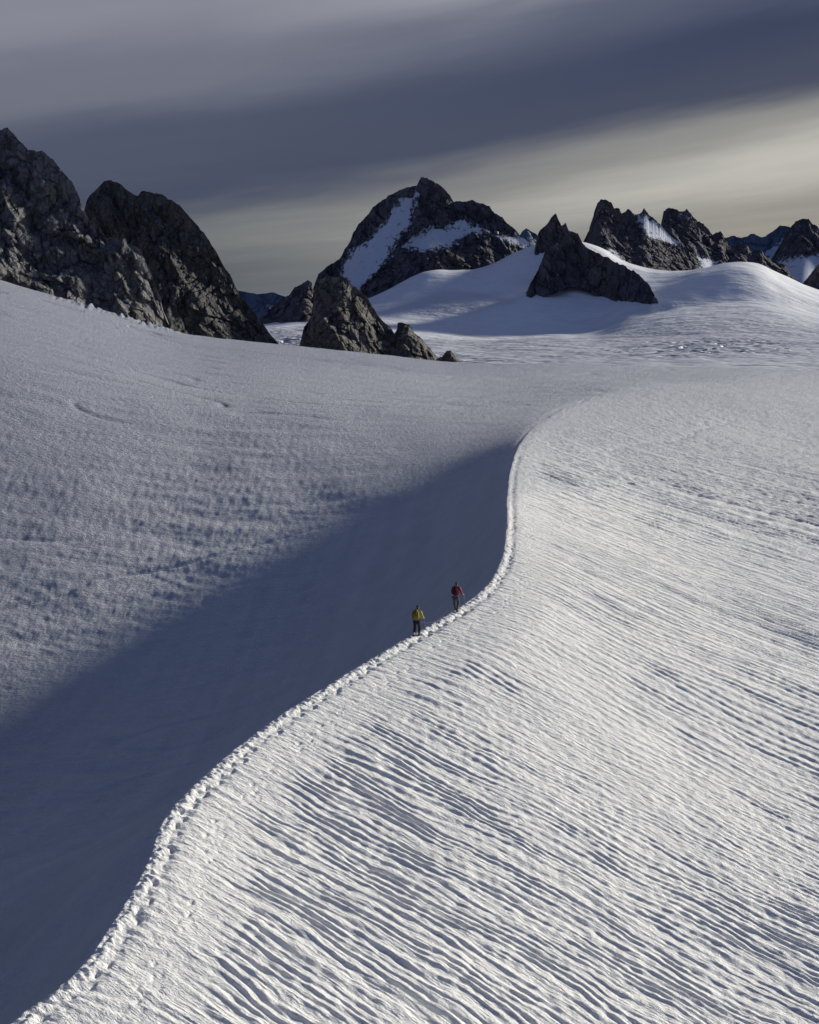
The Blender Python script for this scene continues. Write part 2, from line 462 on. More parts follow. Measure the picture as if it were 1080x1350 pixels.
def ground(x, y):
    return float(snow_height(np.array([x], float), np.array([y], float))[0][0])


# ---------------------------------------------------------------- glacier basin and snow domes behind
def table_surface(name, us, Ys, vtab, mat, nu, ny, seed, amp, dirt_shadef=0.2):
    us = np.array(us, float); Ys = np.array(Ys, float); vt = np.array(vtab, float)
    uu = np.linspace(us[0], us[-1], nu); tt = np.linspace(0, len(Ys) - 1, ny)
    rowsv = np.array([spline(us, r, uu) for r in vt])
    V = np.empty((ny, nu))
    Zr = np.array([[CAM[2]] * nu] * len(Ys)) + tanxz(uu[None, :] + 0 * rowsv, rowsv)[1] * Ys[:, None]
    Yr = np.interp(tt, np.arange(len(Ys)), Ys)
    Zg = np.empty((ny, nu))
    for j in range(nu):
        Zg[:, j] = spline(np.arange(len(Ys)), Zr[:, j], tt)
    a = tanxz(uu, 400.0)[0]
    Xg = a[None, :] * Yr[:, None]; Yg = Yr[:, None] + 0 * Xg
    Zg = Zg + amp * (fbm2(Xg / 220, Yg / 220, 4, seed) + .25 * perlin2(Xg / 30, Yg / 50, seed + 9)) * sstep(0, .15, tt / tt[-1])[:, None]
    return Xg, Yg, Zg


gu = [-400, 250, 330, 400, 480, 560, 640, 680, 722, 790, 823, 878, 924, 963, 998, 1029, 1080, 1250, 1500]
Yt = [330, 600, 1000, 1450, 1800, 1960, 2170, 2500]
crest_v = [480, 430, 425, 416, 395, 358, 352, 333, 319, 328, 345, 357, 357, 350, 352, 365, 385, 400, 410]
base = {
    330: [560] * 19,
    600: [520, 505, 500, 500, 500, 500, 500, 500, 500, 500, 500, 500, 500, 500, 500, 502, 504, 508, 512],
    1000: [505, 478, 470, 468, 468, 470, 472, 472, 472, 471, 470, 470, 470, 470, 470, 471, 473, 480, 486],
    1450: [495, 455, 447, 443, 445, 450, 452, 449, 446, 447, 446, 443, 441, 440, 440, 440, 442, 450, 458],
    1800: [490, 442, 435, 430, 430, 437, 441, 440, 438, 435, 423, 410, 403, 398, 396, 400, 412, 425, 435],
    1960: [485, 434, 428, 420, 412, 405, 401, 396, 392, 391, 385, 376, 362, 352, 354, 368, 388, 404, 414],
    2170: crest_v,
    2500: [500, 460, 450, 440, 420, 380, 372, 350, 346, 350, 372, 385, 385, 380, 382, 392, 404, 420, 430],
}
Xg, Yg, Zg = table_surface('glacier', gu, Yt, [base[k] for k in Yt], M_glacier, 700, 700, 90, 3.0)
# crevassed patches
cm = np.exp(-((Xg / Yg - .255) / .06) ** 2 - ((Yg - 1180) / 130) ** 2) + np.exp(-((Xg / Yg - .01) / .06) ** 2 - ((Yg - 900) / 120) ** 2) + np.exp(-((Xg / Yg + .115) / .03) ** 2 - ((Yg - 1300) / 300) ** 2)
crv = np.abs(perlin2(Xg / 60, Yg / 28, 95))
Zg = Zg - cm.clip(0, 1) * 12 * np.exp(-(crv / .05) ** 2) + cm.clip(0, 1) * 2.5 * perlin2(Xg / 20, Yg / 20, 96)
gd = sstep(.1, .7, fbm2(Xg / 300, Yg / 160, 4, 99)) * .35 + cm.clip(0, 1) * .2 + .75 * (1 - sstep(1500, 1850, Yg))  # random tone, greyer crevasses; basin dimmed in colour to balance its light
tag(grid_mesh('glacier', Xg, Yg, Zg, M_glacier, {'dirt_shade': gd}), kind='structure')

# ground sheet to the horizon, far below the peaks
gx, gy = np.meshgrid(np.linspace(-30000, 30000, 120), np.concatenate([np.linspace(380, 3000, 40), np.geomspace(3100, 40000, 60)]))
gz = -170 - (gy - 380) * .02 + 25 * fbm2(gx / 2500, gy / 2500, 3, 101)
gz = np.where(gy < 500, -90, gz)
tag(grid_mesh('valley_ground', gx, gy, gz, M_blue, {'snow': 0 * gx}), kind='structure')


# ---------------------------------------------------------------- rock peaks
def in_poly(px, py, poly, soft):
    """signed soft mask, 1 inside, 0 outside, 0.5 on the outline (distance in photo px)"""
    poly = np.array(poly, float)
    inside = np.zeros(px.shape, bool); dist = np.full(px.shape, 1e9)
    for i in range(len(poly)):
        x1, y1 = poly[i - 1]; x2, y2 = poly[i]
        cond = ((y1 > py) != (y2 > py)) & (px < (x2 - x1) * (py - y1) / (y2 - y1 + 1e-9) + x1)
        inside ^= cond
        dx, dy = x2 - x1, y2 - y1
        t = np.clip(((px - x1) * dx + (py - y1) * dy) / (dx * dx + dy * dy + 1e-9), 0, 1)
        dist = np.minimum(dist, np.hypot(px - x1 - t * dx, py - y1 - t * dy))
    return np.clip(.5 + np.where(inside, 1, -1) * dist / (2 * soft), 0, 1)


def peak(name, top, bottom, Y0, depth, mat, nu, nv, rough, blocks, seed, label, cat, snow=(), jag=1.0, ribs=0.0, lean=.5, rib_tilt=0.0, group=None, kind=None, dy=None, under=14):
    """A rock mass: its skyline follows `top` (photo outline, at distance Y0), its foot `bottom`; the front comes
    forward by `depth` metres, the back goes down behind. Displaced with ribs, blocks and fractal relief."""
    top = np.array(top, float); bottom = np.array(bottom, float)
    u = np.linspace(top[0, 0], top[-1, 0], nu)
    mpp = Y0 / F                                        # metres per photo px there
    tv = np.interp(u, top[:, 0], top[:, 1])
    bv = np.interp(u, bottom[:, 0], bottom[:, 1])
    jn = noise3(u / 9, u * 0, u * 0, seed) * .45 + noise3(u / 3.6, u * 0, u * 0, seed + 1) * .35 + noise3(u / 1.5, u * 0, u * 0, seed + 2) * .2
    jt = jag * jn * 4.5 * np.clip((bv - tv) / 18, 0, 1)
    tv = np.minimum(tv, bv - .3)
    kn = max(3, int(22 / (u[1] - u[0])) | 1); kk = np.hanning(kn + 2)[1:-1]; kk /= kk.sum()
    tvs = np.minimum(np.convolve(np.pad(tv, kn // 2, 'edge'), kk, 'valid'), bv - .3)
    jt = jt + (tv - tvs)
    nf = int(nv * .78); nb = nv - nf
    s = np.concatenate([np.linspace(1, 0, nf), -np.linspace(0, 1, nb + 1)[1:]])[:, None]     # 1 foot in front, 0 skyline, -1 foot behind
    U = u[None, :] + 0 * s
    bv2 = bv + under
    yo = 0 * u if dy is None else np.interp(u, dy[0], dy[1])
    V = tvs[None, :] + (bv2 - tvs)[None, :] * np.abs(s) + jt[None, :] * np.exp(-np.abs(s) * 7)
    hh = (bv2 - tvs)[None, :] * mpp                       # local height in metres
    front = np.where(s >= 0, s ** (1 + lean) * depth, 0) * np.clip(hh / hh.max(), .10, 1) ** .7
    back = np.where(s < 0, -s * depth * .8, 0) * np.clip(hh / hh.max(), .10, 1) ** .7
    a, b = tanxz(U, V)
    Yp = Y0 - front + back + yo[None, :]
    Yz = np.where(s >= 0, Yp, Y0 + yo[None, :])
    X = a * Yz; Z = CAM[2] + b * Yz
    # relief, mostly pushed along the view depth and sideways so the skyline keeps its shape
    q = 1.0 / blocks
    wx_ = noise3(X * q * .4, Z * q * .4, Yp * q * .4, seed + 30) * 1.1
    c1, c1b, h1 = crag3(X * q * .5 + wx_ + rib_tilt * Z * q * .5, Yp * q * .35 + wx_, Z * q * .28, seed)
    c2, c2b, h2 = crag3(X * q * 1.3 + wx_, Yp * q * 1.0, Z * q * .8 + wx_, seed + 5)
    c3, c3b, h3 = crag3(X * q * 3.1 + wx_, Yp * q * 2.4, Z * q * 2.2 + wx_, seed + 8)
    cc = (.86 * X + .5 * Z) * q * .42 + .55 * noise3(X * q * .25, Yp * q * .25, Z * q * .18, seed + 40)
    cc2 = (.80 * X + .6 * Z) * q * 1.25 + .5 * noise3(X * q * .6, Yp * q * .6, Z * q * .5, seed + 41)
    saw = lambda t: np.minimum((t - np.floor(t)), (1 - (t - np.floor(t))) * 5)
    slab = saw(cc) * 1.5 * (.5 + noise3(X * q * .3, Z * q * .15, Yp * 0, seed + 42)) + saw(cc2) * .55 * (.6 + noise3(X * q * .8, Z * q * .5, Yp * 0, seed + 43))
    rg = ridged3(X * q * .22 + rib_tilt * Z * q * .22, Yp * q * .12, Z * q * .10, 5, seed + 11)
    rel = slab + (h1 - .5) * .8 - c1 * .45 + ((h2 - .5) * .7 - c2 * .5) * .6 + ((h3 - .5) * .9 - c3 * .5) * .36 + ribs * (rg - .8) + noise3(X * q * 6, Yp * q * 6, Z * q * 6, seed + 3) * .08
    snowm = np.zeros(X.shape)
    for poly in snow: snowm = np.maximum(snowm, in_poly(U, V, poly, 7.0 if Y0 > 1000 else 2.0) * (s >= -.02))
    edge = np.clip(np.abs(s) * 6, .12, 1)
    amp = rough * blocks * edge * (1 - .97 * sstep(.25, .6, snowm))
    Yp = Yp - rel * amp
    X = X + (h1 - .5) * amp * .35 + (h2 - .5) * amp * .18
    Z = Z + (h2 - .5) * amp * .25 * edge
    o = grid_mesh(name, X, Yp, Z, mat, {'snow': snowm}, smooth=False)
    # put the origin at the foot
    c = Vector((float(X[nf // 2].mean()), float(Y0 - depth), float(Z[:nf].min())))
    o.data.transform(Matrix.Translation(-c)); o.location = c
    return tag(o, label, cat, group, kind)


peak('rock_outcrop', [(-420, 120), (-300, 60), (-200, 90), (-80, 130), (-20, 160), (2, 172), (10, 168), (20, 178), (33, 194), (38, 199), (55, 198), (70, 210), (84, 228), (95, 240), (104, 258), (110, 275), (118, 290), (126, 302), (130, 312), (131, 296), (134, 302), (140, 314), (150, 312), (158, 318), (163, 304), (168, 320), (178, 325), (186, 329), (192, 345), (199, 358), (206, 378), (212, 392), (214, 408), (220, 424), (229, 440), (236, 452)],
     [(-420, 330), (-200, 345), (0, 374), (60, 390), (120, 410), (200, 433), (236, 456)], 284, 22, M_rock_near, 620, 420, .62, 4.2, 3,
     'big dark craggy rock tower at the left edge with small spires down its right side', 'rock outcrop', jag=.5, ribs=.45, lean=.35, rib_tilt=.5)
peak('rock_outcrop', [(108, 330), (112, 275), (115, 264), (122, 254), (130, 247), (137, 238), (146, 237), (155, 240), (165, 248), (172, 254), (182, 258), (188, 252), (200, 254), (215, 258), (228, 264), (238, 272), (248, 284), (258, 295), (270, 308), (280, 324), (292, 345), (303, 362), (310, 378), (318, 392), (328, 402), (338, 416), (350, 432), (360, 445), (370, 457)],
     [(108, 425), (200, 437), (240, 445), (300, 450), (370, 460)], 346, 24, M_rock_dark, 520, 380, .62, 4.2, 17,
     'rounded dark rock buttress with notched summit, just behind the rock tower at the left edge', 'rock outcrop', jag=.5, ribs=.5, lean=.35, rib_tilt=.6)
peak('rock_outcrop', [(394, 460), (397, 448), (401, 432), (410, 418), (413, 400), (416, 378), (421, 368), (432, 364), (441, 366), (452, 364), (462, 374), (472, 381), (484, 392), (490, 402), (498, 414), (506, 424), (515, 431), (520, 438), (524, 432), (523, 425), (530, 424), (540, 428), (546, 438), (556, 446), (566, 458), (574, 468), (582, 476)],
     [(394, 462), (430, 468), (500, 476), (582, 482)], 360, 30, M_rock_mid, 520, 340, .6, 4.6, 31,
     'dark brown rock pyramid poking out of the middle snow, small horn on its right slope', 'rock outcrop', jag=.5, ribs=.45, lean=.35, rib_tilt=.5)
peak('rock_outcrop', [(568, 482), (576, 473), (584, 470), (589, 463), (594, 462), (600, 469), (608, 478), (612, 482)],
     [(568, 484), (612, 486)], 345, 8, M_rock_mid, 110, 70, .5, 2.0, 41,
     'small dark rock tip just right of the brown rock pyramid, at the snow rim', 'rock outcrop', jag=.4)
peak('mountain_peak', [(338, 425), (350, 412), (362, 402), (372, 394), (382, 388), (388, 380), (398, 374), (405, 369), (411, 372), (413, 382), (420, 384), (436, 392), (470, 400)],
     [(338, 428), (400, 420), (470, 425)], 2000, 160, M_rock_far, 260, 140, .5, 22, 45,
     'low dark jagged spur at the left foot of the main peak', 'mountain', jag=.45, ribs=.4)

peak('mountain_peak', [(405, 400), (414, 378), (420, 362), (430, 352), (438, 348), (448, 342), (454, 330), (462, 318), (466, 306), (474, 294), (484, 284), (492, 272), (502, 266), (512, 258), (524, 252), (536, 247), (549, 245), (553, 238), (556, 233), (563, 234), (572, 239), (582, 246), (592, 256), (598, 266), (606, 265), (616, 267), (622, 264), (634, 267), (646, 272), (652, 280), (662, 286), (670, 294), (678, 302), (686, 311), (700, 322), (720, 332)],
     [(405, 402), (440, 400), (470, 402), (500, 392), (560, 366), (620, 358), (680, 345), (720, 336)], 2330, 170, M_rock_far, 900, 520, .5, 26, 51,
     'tallest far black peak with a hanging snow gully and a snow ledge', 'mountain', jag=.5, ribs=.7,
     snow=[[(549, 256), (545, 270), (542, 296), (528, 308), (519, 322), (512, 338), (500, 356), (490, 366), (478, 378), (470, 384), (458, 372), (449, 366), (455, 346), (466, 328), (480, 322), (500, 300), (518, 276), (526, 264), (540, 258)],
           [(530, 326), (545, 312), (558, 304), (580, 299), (600, 301), (596, 292), (612, 291), (630, 300), (648, 306), (640, 308), (622, 306), (612, 310), (605, 318), (590, 326), (575, 328), (558, 332), (540, 328)],
           [(648, 309), (684, 312), (722, 318), (722, 326), (690, 328), (668, 318)]], rib_tilt=.4)
peak('mountain_peak', [(764, 325), (773, 312), (780, 298), (783, 280), (788, 266), (793, 262), (800, 264), (807, 268), (810, 276), (817, 273), (820, 281), (828, 277), (837, 282), (844, 280), (849, 274), (856, 284), (866, 291), (880, 306), (895, 318), (906, 326), (915, 340), (926, 352), (938, 360)],
     [(764, 345), (800, 350), (850, 362), (938, 368)], 2900, 320, M_rock_far, 460, 300, .5, 26, 61,
     'jagged far peak with a bright snow patch on its right shoulder, behind the rock island', 'mountain', jag=.8, ribs=.7,
     snow=[[(838, 284), (852, 286), (868, 292), (886, 306), (900, 318), (906, 326), (890, 322), (872, 318), (858, 314), (848, 302)], [(788, 330), (808, 330), (824, 342), (828, 354), (800, 344)]], rib_tilt=.3)
peak('mountain_peak', [(862, 330), (872, 296), (875, 278), (880, 273), (892, 276), (899, 280), (905, 277), (912, 284), (919, 291), (927, 296), (934, 303), (940, 310), (950, 305), (954, 312), (960, 321), (968, 325), (976, 322), (984, 322), (992, 334), (1000, 330), (1005, 331), (1012, 340), (1024, 344), (1036, 350), (1044, 362), (1052, 376)],
     [(862, 356), (920, 366), (980, 370), (1052, 384)], 3050, 320, M_rock_far, 480, 280, .5, 26, 71,
     'long jagged black rock ridge stepping down to the right above the snow dome', 'mountain', jag=.9, ribs=.8,
     snow=[[(920, 338), (938, 342), (955, 352), (946, 362), (926, 356)], [(897, 281), (906, 285), (908, 288), (900, 285)]], rib_tilt=.3)
peak('mountain_peak', [(1002, 372), (1014, 346), (1024, 330), (1034, 312), (1042, 300), (1050, 292), (1056, 288), (1066, 289), (1072, 296), (1082, 303), (1100, 312), (1130, 300), (1170, 330), (1240, 370)],
     [(1002, 386), (1100, 392), (1240, 396)], 3500, 380, M_rock_far, 360, 260, .5, 26, 81,
     'dark rock peak cut by the right edge of the photo, with snow below it', 'mountain', jag=.6, ribs=.6,
     snow=[[(1010, 356), (1034, 342), (1060, 338), (1100, 333), (1150, 350), (1100, 400), (1040, 400), (1010, 380)]], rib_tilt=.3)
peak('rock_outcrop', [(1052, 384), (1060, 372), (1068, 362), (1072, 356), (1080, 347), (1100, 335), (1130, 350), (1180, 390)],
     [(1052, 388), (1180, 400)], 2150, 90, M_rock_far, 160, 100, .5, 14, 85,
     'small dark crag on the snow at the far right edge', 'rock outcrop', jag=.6, ribs=.5)
peak('rock_outcrop', [(694, 386), (700, 372), (706, 362), (711, 350), (716, 338), (719, 330), (727, 326), (734, 319), (741, 322), (750, 318), (758, 322), (766, 319), (774, 325), (786, 332), (798, 338), (812, 346), (826, 352), (838, 358), (850, 370), (858, 380), (864, 392), (867, 402)],
     [(694, 387), (715, 385), (745, 372), (765, 370), (790, 380), (820, 392), (867, 405)], 1985, 34, M_rock_far, 420, 260, .5, 18, 91,
     'dark spired rock island with a long right tail standing in the far snow slope', 'rock outcrop', jag=.7, ribs=.6, rib_tilt=.4, under=8, dy=[(694, 760, 800, 830, 867), (-10, 22, -12, -60, -125)])
peak('rock_outcrop', [(704, 334), (709, 310), (712, 303), (718, 299), (724, 292), (729, 285), (733, 281), (736, 288), (740, 296), (746, 294), (750, 304), (757, 306), (762, 308), (767, 318), (774, 328)],
     [(704, 338), (774, 336)], 2120, 24, M_rock_far, 160, 110, .45, 12, 93,
     'small black twin spire rising just behind the rock island', 'rock outcrop', jag=.6, ribs=.5)
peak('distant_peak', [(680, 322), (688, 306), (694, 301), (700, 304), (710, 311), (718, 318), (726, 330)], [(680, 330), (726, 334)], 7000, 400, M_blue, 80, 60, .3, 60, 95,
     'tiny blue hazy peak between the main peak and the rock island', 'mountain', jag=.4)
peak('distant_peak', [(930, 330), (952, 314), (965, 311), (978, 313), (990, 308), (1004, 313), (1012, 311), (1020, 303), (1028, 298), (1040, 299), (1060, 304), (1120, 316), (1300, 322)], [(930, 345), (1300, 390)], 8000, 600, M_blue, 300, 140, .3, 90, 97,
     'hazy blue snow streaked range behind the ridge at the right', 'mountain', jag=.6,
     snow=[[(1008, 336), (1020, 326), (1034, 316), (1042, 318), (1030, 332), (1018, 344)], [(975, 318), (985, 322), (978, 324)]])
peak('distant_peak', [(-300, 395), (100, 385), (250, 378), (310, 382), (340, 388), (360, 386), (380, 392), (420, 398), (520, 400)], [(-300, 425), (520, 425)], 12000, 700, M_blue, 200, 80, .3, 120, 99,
     'faint blue distant range low on the horizon left of centre', 'mountain', jag=.3)

# ---------------------------------------------------------------- people
M_yellow = plain('yellow_jacket_cloth', (.42, .36, .03), .7)
M_yellow2 = plain('olive_pack_cloth', (.20, .18, .02), .8)
M_red = plain('red_jacket_cloth', (.32, .008, .018), .7)
M_black = plain('dark_cloth', (.012, .012, .016), .8)
M_grey = plain('grey_trouser_cloth', (.10, .09, .08), .85)
M_pack = plain('maroon_black_pack_cloth', (.035, .012, .018), .8)
M_skin = plain('skin', (.40, .22, .15), .6)
M_hair = plain('brown_hair', (.03, .02, .012), .7)
M_boot = plain('boot_leather', (.02, .018, .016), .6)
M_metal = plain('aluminium', (.5, .5, .52), .35, metal=1)
M_gaiter = plain('pale_gaiter_cloth', (.45, .45, .45), .8)


def skin(name, verts, edges, mat, parent, sub=2, root=0):
    me = bpy.data.meshes.new(name)
    me.from_pydata([v[:3] for v in verts], edges, []); me.update()
    o = bpy.data.objects.new(name, me); C.objects.link(o)
    o.modifiers.new('skin', 'SKIN')
    for i, v in enumerate(verts):
        r = v[3]
        me.skin_vertices[0].data[i].radius = (r, v[4] if len(v) > 4 else r)
        me.skin_vertices[0].data[i].use_root = (i == root)
    s = o.modifiers.new('sub', 'SUBSURF'); s.levels = sub; s.render_levels = sub
    me.materials.append(mat)
    dg = bpy.context.evaluated_depsgraph_get()
    nm = bpy.data.meshes.new_from_object(o.evaluated_get(dg))
    nm.polygons.foreach_set('use_smooth', [True] * len(nm.polygons))
    o.modifiers.clear(); o.data = nm
    o.parent = parent
    return o


def chain(n, off=0): return [(off + i, off + i + 1) for i in range(n - 1)]


def person(x, y, heading, label, jacket, pack, trousers, gaiter, hat, stride=.22, bag_w=.36, bag_h=.56, tilt=.0, side_lean=0.0):
    root = bpy.data.objects.new('person', None); C.objects.link(root)
    root.location = (x, y, ground(x, y) - .02); root.rotation_euler = (0, side_lean, heading)
    tag(root, label, 'person')
    # local frame: +Y is the walking direction, x right; bent a little forward
    hipz = .93; fw = .10 + tilt
    Lf = (-.10, -stride, .06); Rf = (.11, stride * .8, .06)
    body = [(0, 0, hipz, .15, .12), (0, fw * .4, 1.12, .14, .11), (0, fw, 1.36, .16, .12), (0, fw + .03, 1.47, .07, .07), (0, fw + .06, 1.56, .058), (0, fw + .09, 1.66, .088, .10), (0, fw + .10, 1.74, .075, .085)]
    e = chain(7)
    # legs
    body += [(-.10, -.02, .86, .10), (-.11, .02, .50, .068), (-.10, Lf[1], .12, .048), (-.10, Lf[1] + .12, .05, .045)]
    e += [(0, 7), (7, 8), (8, 9), (9, 10)]
    body += [(.10, .02, .86, .10), (.11, .17, .52, .068), (.11, Rf[1] - .05, .12, .048), (.11, Rf[1] + .07, .05, .045)]
    e += [(0, 11), (11, 12), (12, 13), (13, 14)]
    # arms
    body += [(-.20, fw, 1.40, .065), (-.27, fw - .03, 1.14, .05), (-.27, fw + .16, .94, .036), (.20, fw, 1.40, .065), (.29, fw, 1.14, .05), (.32, fw + .20, 1.0, .036)]
    e += [(2, 15), (15, 16), (16, 17), (2, 18), (18, 19), (19, 20)]
    b = skin('body', body, e, M_skin, root)
    # face: nose, ears
    fy = fw + .09
    for nm, px, py, pz, sx, sy, sz in (('nose', 0, fy + .10, 1.655, .012, .018, .022), ('ear', -.085, fy, 1.66, .01, .018, .028), ('ear', .085, fy, 1.66, .01, .018, .028), ('mouth', 0, fy + .085, 1.61, .026, .010, .007)):
        bm = bmesh.new()
        bmesh.ops.create_uvsphere(bm, u_segments=10, v_segments=8, radius=1, matrix=Matrix.Translation((px, py, pz)) @ Matrix.Diagonal((sx, sy, sz, 1)))
        me = bpy.data.meshes.new(nm); bm.to_mesh(me); bm.free(); me.materials.append(M_skin)
        fo = bpy.data.objects.new(nm, me); C.objects.link(fo); fo.parent = b
    # gloved hands with five fingers closed on the pole / relaxed
    for sgn, hx, hy, hz in ((-1, -.27, fw + .18, .91), (1, .325, fw + .24, .985)):
        hv = [(hx, hy - .02, hz + .03, .03, .022), (hx, hy + .035, hz - .02, .042, .02)]
        he = [(0, 1)]
        for kf in range(4):
            ox = (kf - 1.5) * .020; ln = (.030, .036, .034, .026)[kf]
            i0 = len(hv)
            hv += [(hx + ox, hy + .06, hz - .045, .010), (hx + ox, hy + .06 + ln * .5, hz - .045 - ln, .009), (hx + ox, hy + .045, hz - .06 - ln, .008)]
            he += [(1, i0), (i0, i0 + 1), (i0 + 1, i0 + 2)]
        i0 = len(hv)
        hv += [(hx - sgn * .045, hy + .02, hz - .01, .011), (hx - sgn * .055, hy + .045, hz - .04, .009)]
        he += [(1, i0), (i0, i0 + 1)]
        skin('glove', hv, he, M_black, root, sub=1)
    # jacket over torso and arms (slightly larger than the body), open at neck
    j = [(0, -.005, .90, .185, .15), (0, fw * .4, 1.12, .175, .14), (0, fw, 1.36, .20, .15), (0, fw + .02, 1.455, .10, .09), (0, fw + .045, 1.51, .082, .082)]
    j += [(-.22, fw, 1.395, .088), (-.285, fw - .03, 1.14, .070), (-.275, fw + .14, .965, .052), (.22, fw, 1.395, .088), (.305, fw, 1.14, .070), (.322, fw + .185, 1.01, .052)]
    skin('jacket', j, chain(5) + [(2, 5), (5, 6), (6, 7), (2, 8), (8, 9), (9, 10)], jacket, root)
    # trousers
    t = [(0, 0, .93, .155, .135), (-.10, -.02, .84, .112), (-.112, .025, .50, .085), (-.10, Lf[1] + .01, .12, .070), (.10, .02, .84, .112), (.112, .175, .52, .085), (.11, Rf[1] - .05, .12, .070)]
    skin('trousers', t, [(0, 1), (1, 2), (2, 3), (0, 4), (4, 5), (5, 6)], trousers, root)
    for lx, ly in ((-.10, Lf[1]), (.11, Rf[1] - .05)):
        if gaiter: skin('gaiter', [(lx, ly + .03, .27, .070), (lx, ly, .11, .064)], [(0, 1)], gaiter, root, sub=1)
        skin('boot', [(lx, ly - .06, .06, .08, .075), (lx, ly + .02, .09, .085, .095), (lx, ly + .12, .06, .08, .07), (lx, ly + .21, .045, .065, .05)], chain(4), M_boot, root, sub=1)
    # hat / helmet
    h = [(0, fw + .055, 1.655, .125, .13), (0, fw + .075, 1.75, .115, .125)]
    skin('helmet', h, [(0, 1)], hat, root)
    skin('hair', [(0, fw + .045, 1.64, .12, .115), (0, fw + .015, 1.54, .085, .07)], [(0, 1)], M_hair, root, sub=1)
    # rucksack: main body, lid, straps
    bm = bmesh.new()
    bmesh.ops.create_cube(bm, size=1, matrix=Matrix.Translation((0, fw - .27, 1.26)) @ Matrix.Rotation(-.10, 4, 'X') @ Matrix.Diagonal((bag_w, bag_w * .75, bag_h, 1)))
    bmesh.ops.bevel(bm, geom=bm.edges[:], offset=.07, segments=4, affect='EDGES')
    me = bpy.data.meshes.new('backpack'); bm.to_mesh(me); bm.free(); me.materials.append(pack)
    me.polygons.foreach_set('use_smooth', [True] * len(me.polygons))
    bag = bpy.data.objects.new('backpack', me); C.objects.link(bag); bag.parent = root
    skin('lid', [(-.10, fw - .24, 1.24 + bag_h * .5, .06, .07), (.10, fw - .24, 1.24 + bag_h * .5, .06, .07)], [(0, 1)], M_black if pack is M_pack else pack, bag, sub=1)
    for sgn in (-1, 1):
        skin('strap', [(sgn * .11, fw - .12, 1.50, .018, .03), (sgn * .12, fw + .04, 1.545, .018, .03), (sgn * .13, fw + .17, 1.38, .018, .02), (sgn * .15, fw + .10, 1.14, .015, .02), (sgn * .14, fw - .12, 1.05, .015, .02)], chain(5), M_black, bag, sub=1)
    # climbing harness belt
    skin('harness', [(0, 0, .885, .195, .16), (0, 0, .925, .195, .16)], [(0, 1)], M_black, root, sub=1)
    return root


HEAD1 = math.atan2(-(cdx[np.searchsorted(yy, 62)]), 1)


def crest_at(u, off):
    i = np.argmin(np.abs(tanxz(540 + 0 * yy, 0)[0] + (540 + F * cxs / (yy * math.cos(PITCH) + (CAM[2] - czs) * math.sin(PITCH))) - u) + 1e3 * (yy < 25) + 1e3 * (yy > 100))
    co = cco[i]
    return cxs[i] + off * co, yy[i] - off * cdx[i] * co


p1 = crest_at(546, .25); p2 = crest_at(600, .12)
print('people', p1, p2, HEAD1)
person(p1[0], p1[1], HEAD1 * .7, 'hiker in a yellow jacket with an olive rucksack walking away along the snow crest', M_yellow, M_yellow2, M_black, M_gaiter, M_black, stride=.20)
person(p2[0], p2[1], HEAD1 * .7, 'hiker in a red jacket with a dark rucksack leading along the snow crest', M_red, M_pack, M_grey, None, M_black, stride=-.16, bag_h=.50, bag_w=.27, tilt=.09, side_lean=-.05)

# walking axe held by each: a thing of its own
def axe(px, heading, hand, length, label):
    gx_, gy_ = px
    z0 = ground(gx_, gy_) - .02
    root = bpy.data.objects.new('ice_axe', None); C.objects.link(root)
    root.location = (gx_, gy_, z0); root.rotation_euler = (0, 0, heading)
    tag(root, label, 'ice axe')
    hx, hy, hz = hand
    skin('shaft', [(hx, hy, hz + .02, .012, .010), (hx + .04, hy + .08, hz - length, .010, .008)], [(0, 1)], M_metal, root, sub=1)
    skin('pick', [(hx - .0, hy + .14, hz - .03, .008), (hx, hy + .04, hz + .03, .012), (hx, hy - .10, hz + .035, .010)], chain(3), M_metal, root, sub=1)
    skin('spike', [(hx + .04, hy + .08, hz - length, .009), (hx + .045, hy + .09, hz - length - .07, .003)], [(0, 1)], M_metal, root, sub=1)


axe(p1, HEAD1 * .7, (.325, .38, .95), .62, 'silver ice axe in the right hand of the hiker in yellow')
axe(p2, HEAD1 * .7, (.325, .43, .95), .62, 'silver ice axe in the right hand of the hiker in red')

# climbing rope hanging slack between the two
ra = Vector((p1[0], p1[1], ground(*p1) + .92)); rb = Vector((p2[0], p2[1], ground(*p2) + .90))
rv = []
for i in range(25):
    t = i / 24; q_ = ra.lerp(rb, t)
    zf = ground(q_.x, q_.y) + .03
    rv.append((q_.x, q_.y, max(zf, q_.z - 2.9 * t * (1 - t)), .011))
skin('climbing_rope', rv, chain(25), plain('rope_sheath', (.12, .05, .08), .8), None, sub=1)
tag(bpy.data.objects['climbing_rope'], 'thin climbing rope hanging slack between the two hikers', 'rope')

# ---------------------------------------------------------------- light
SUN_AZ = 60.0      # degrees to the right of straight ahead
SUN_EL = 17.5
sun = bpy.data.lights.new('sun', 'SUN'); sun.energy = 5.0; sun.angle = R(5.5); sun.color = (1, .965, .87)
so = bpy.data.objects.new('sun', sun); C.objects.link(so)
sd = Vector((math.sin(R(SUN_AZ)) * math.cos(R(SUN_EL)), math.cos(R(SUN_AZ)) * math.cos(R(SUN_EL)), math.sin(R(SUN_EL))))
so.rotation_euler = sd.to_track_quat('Z', 'Y').to_euler()

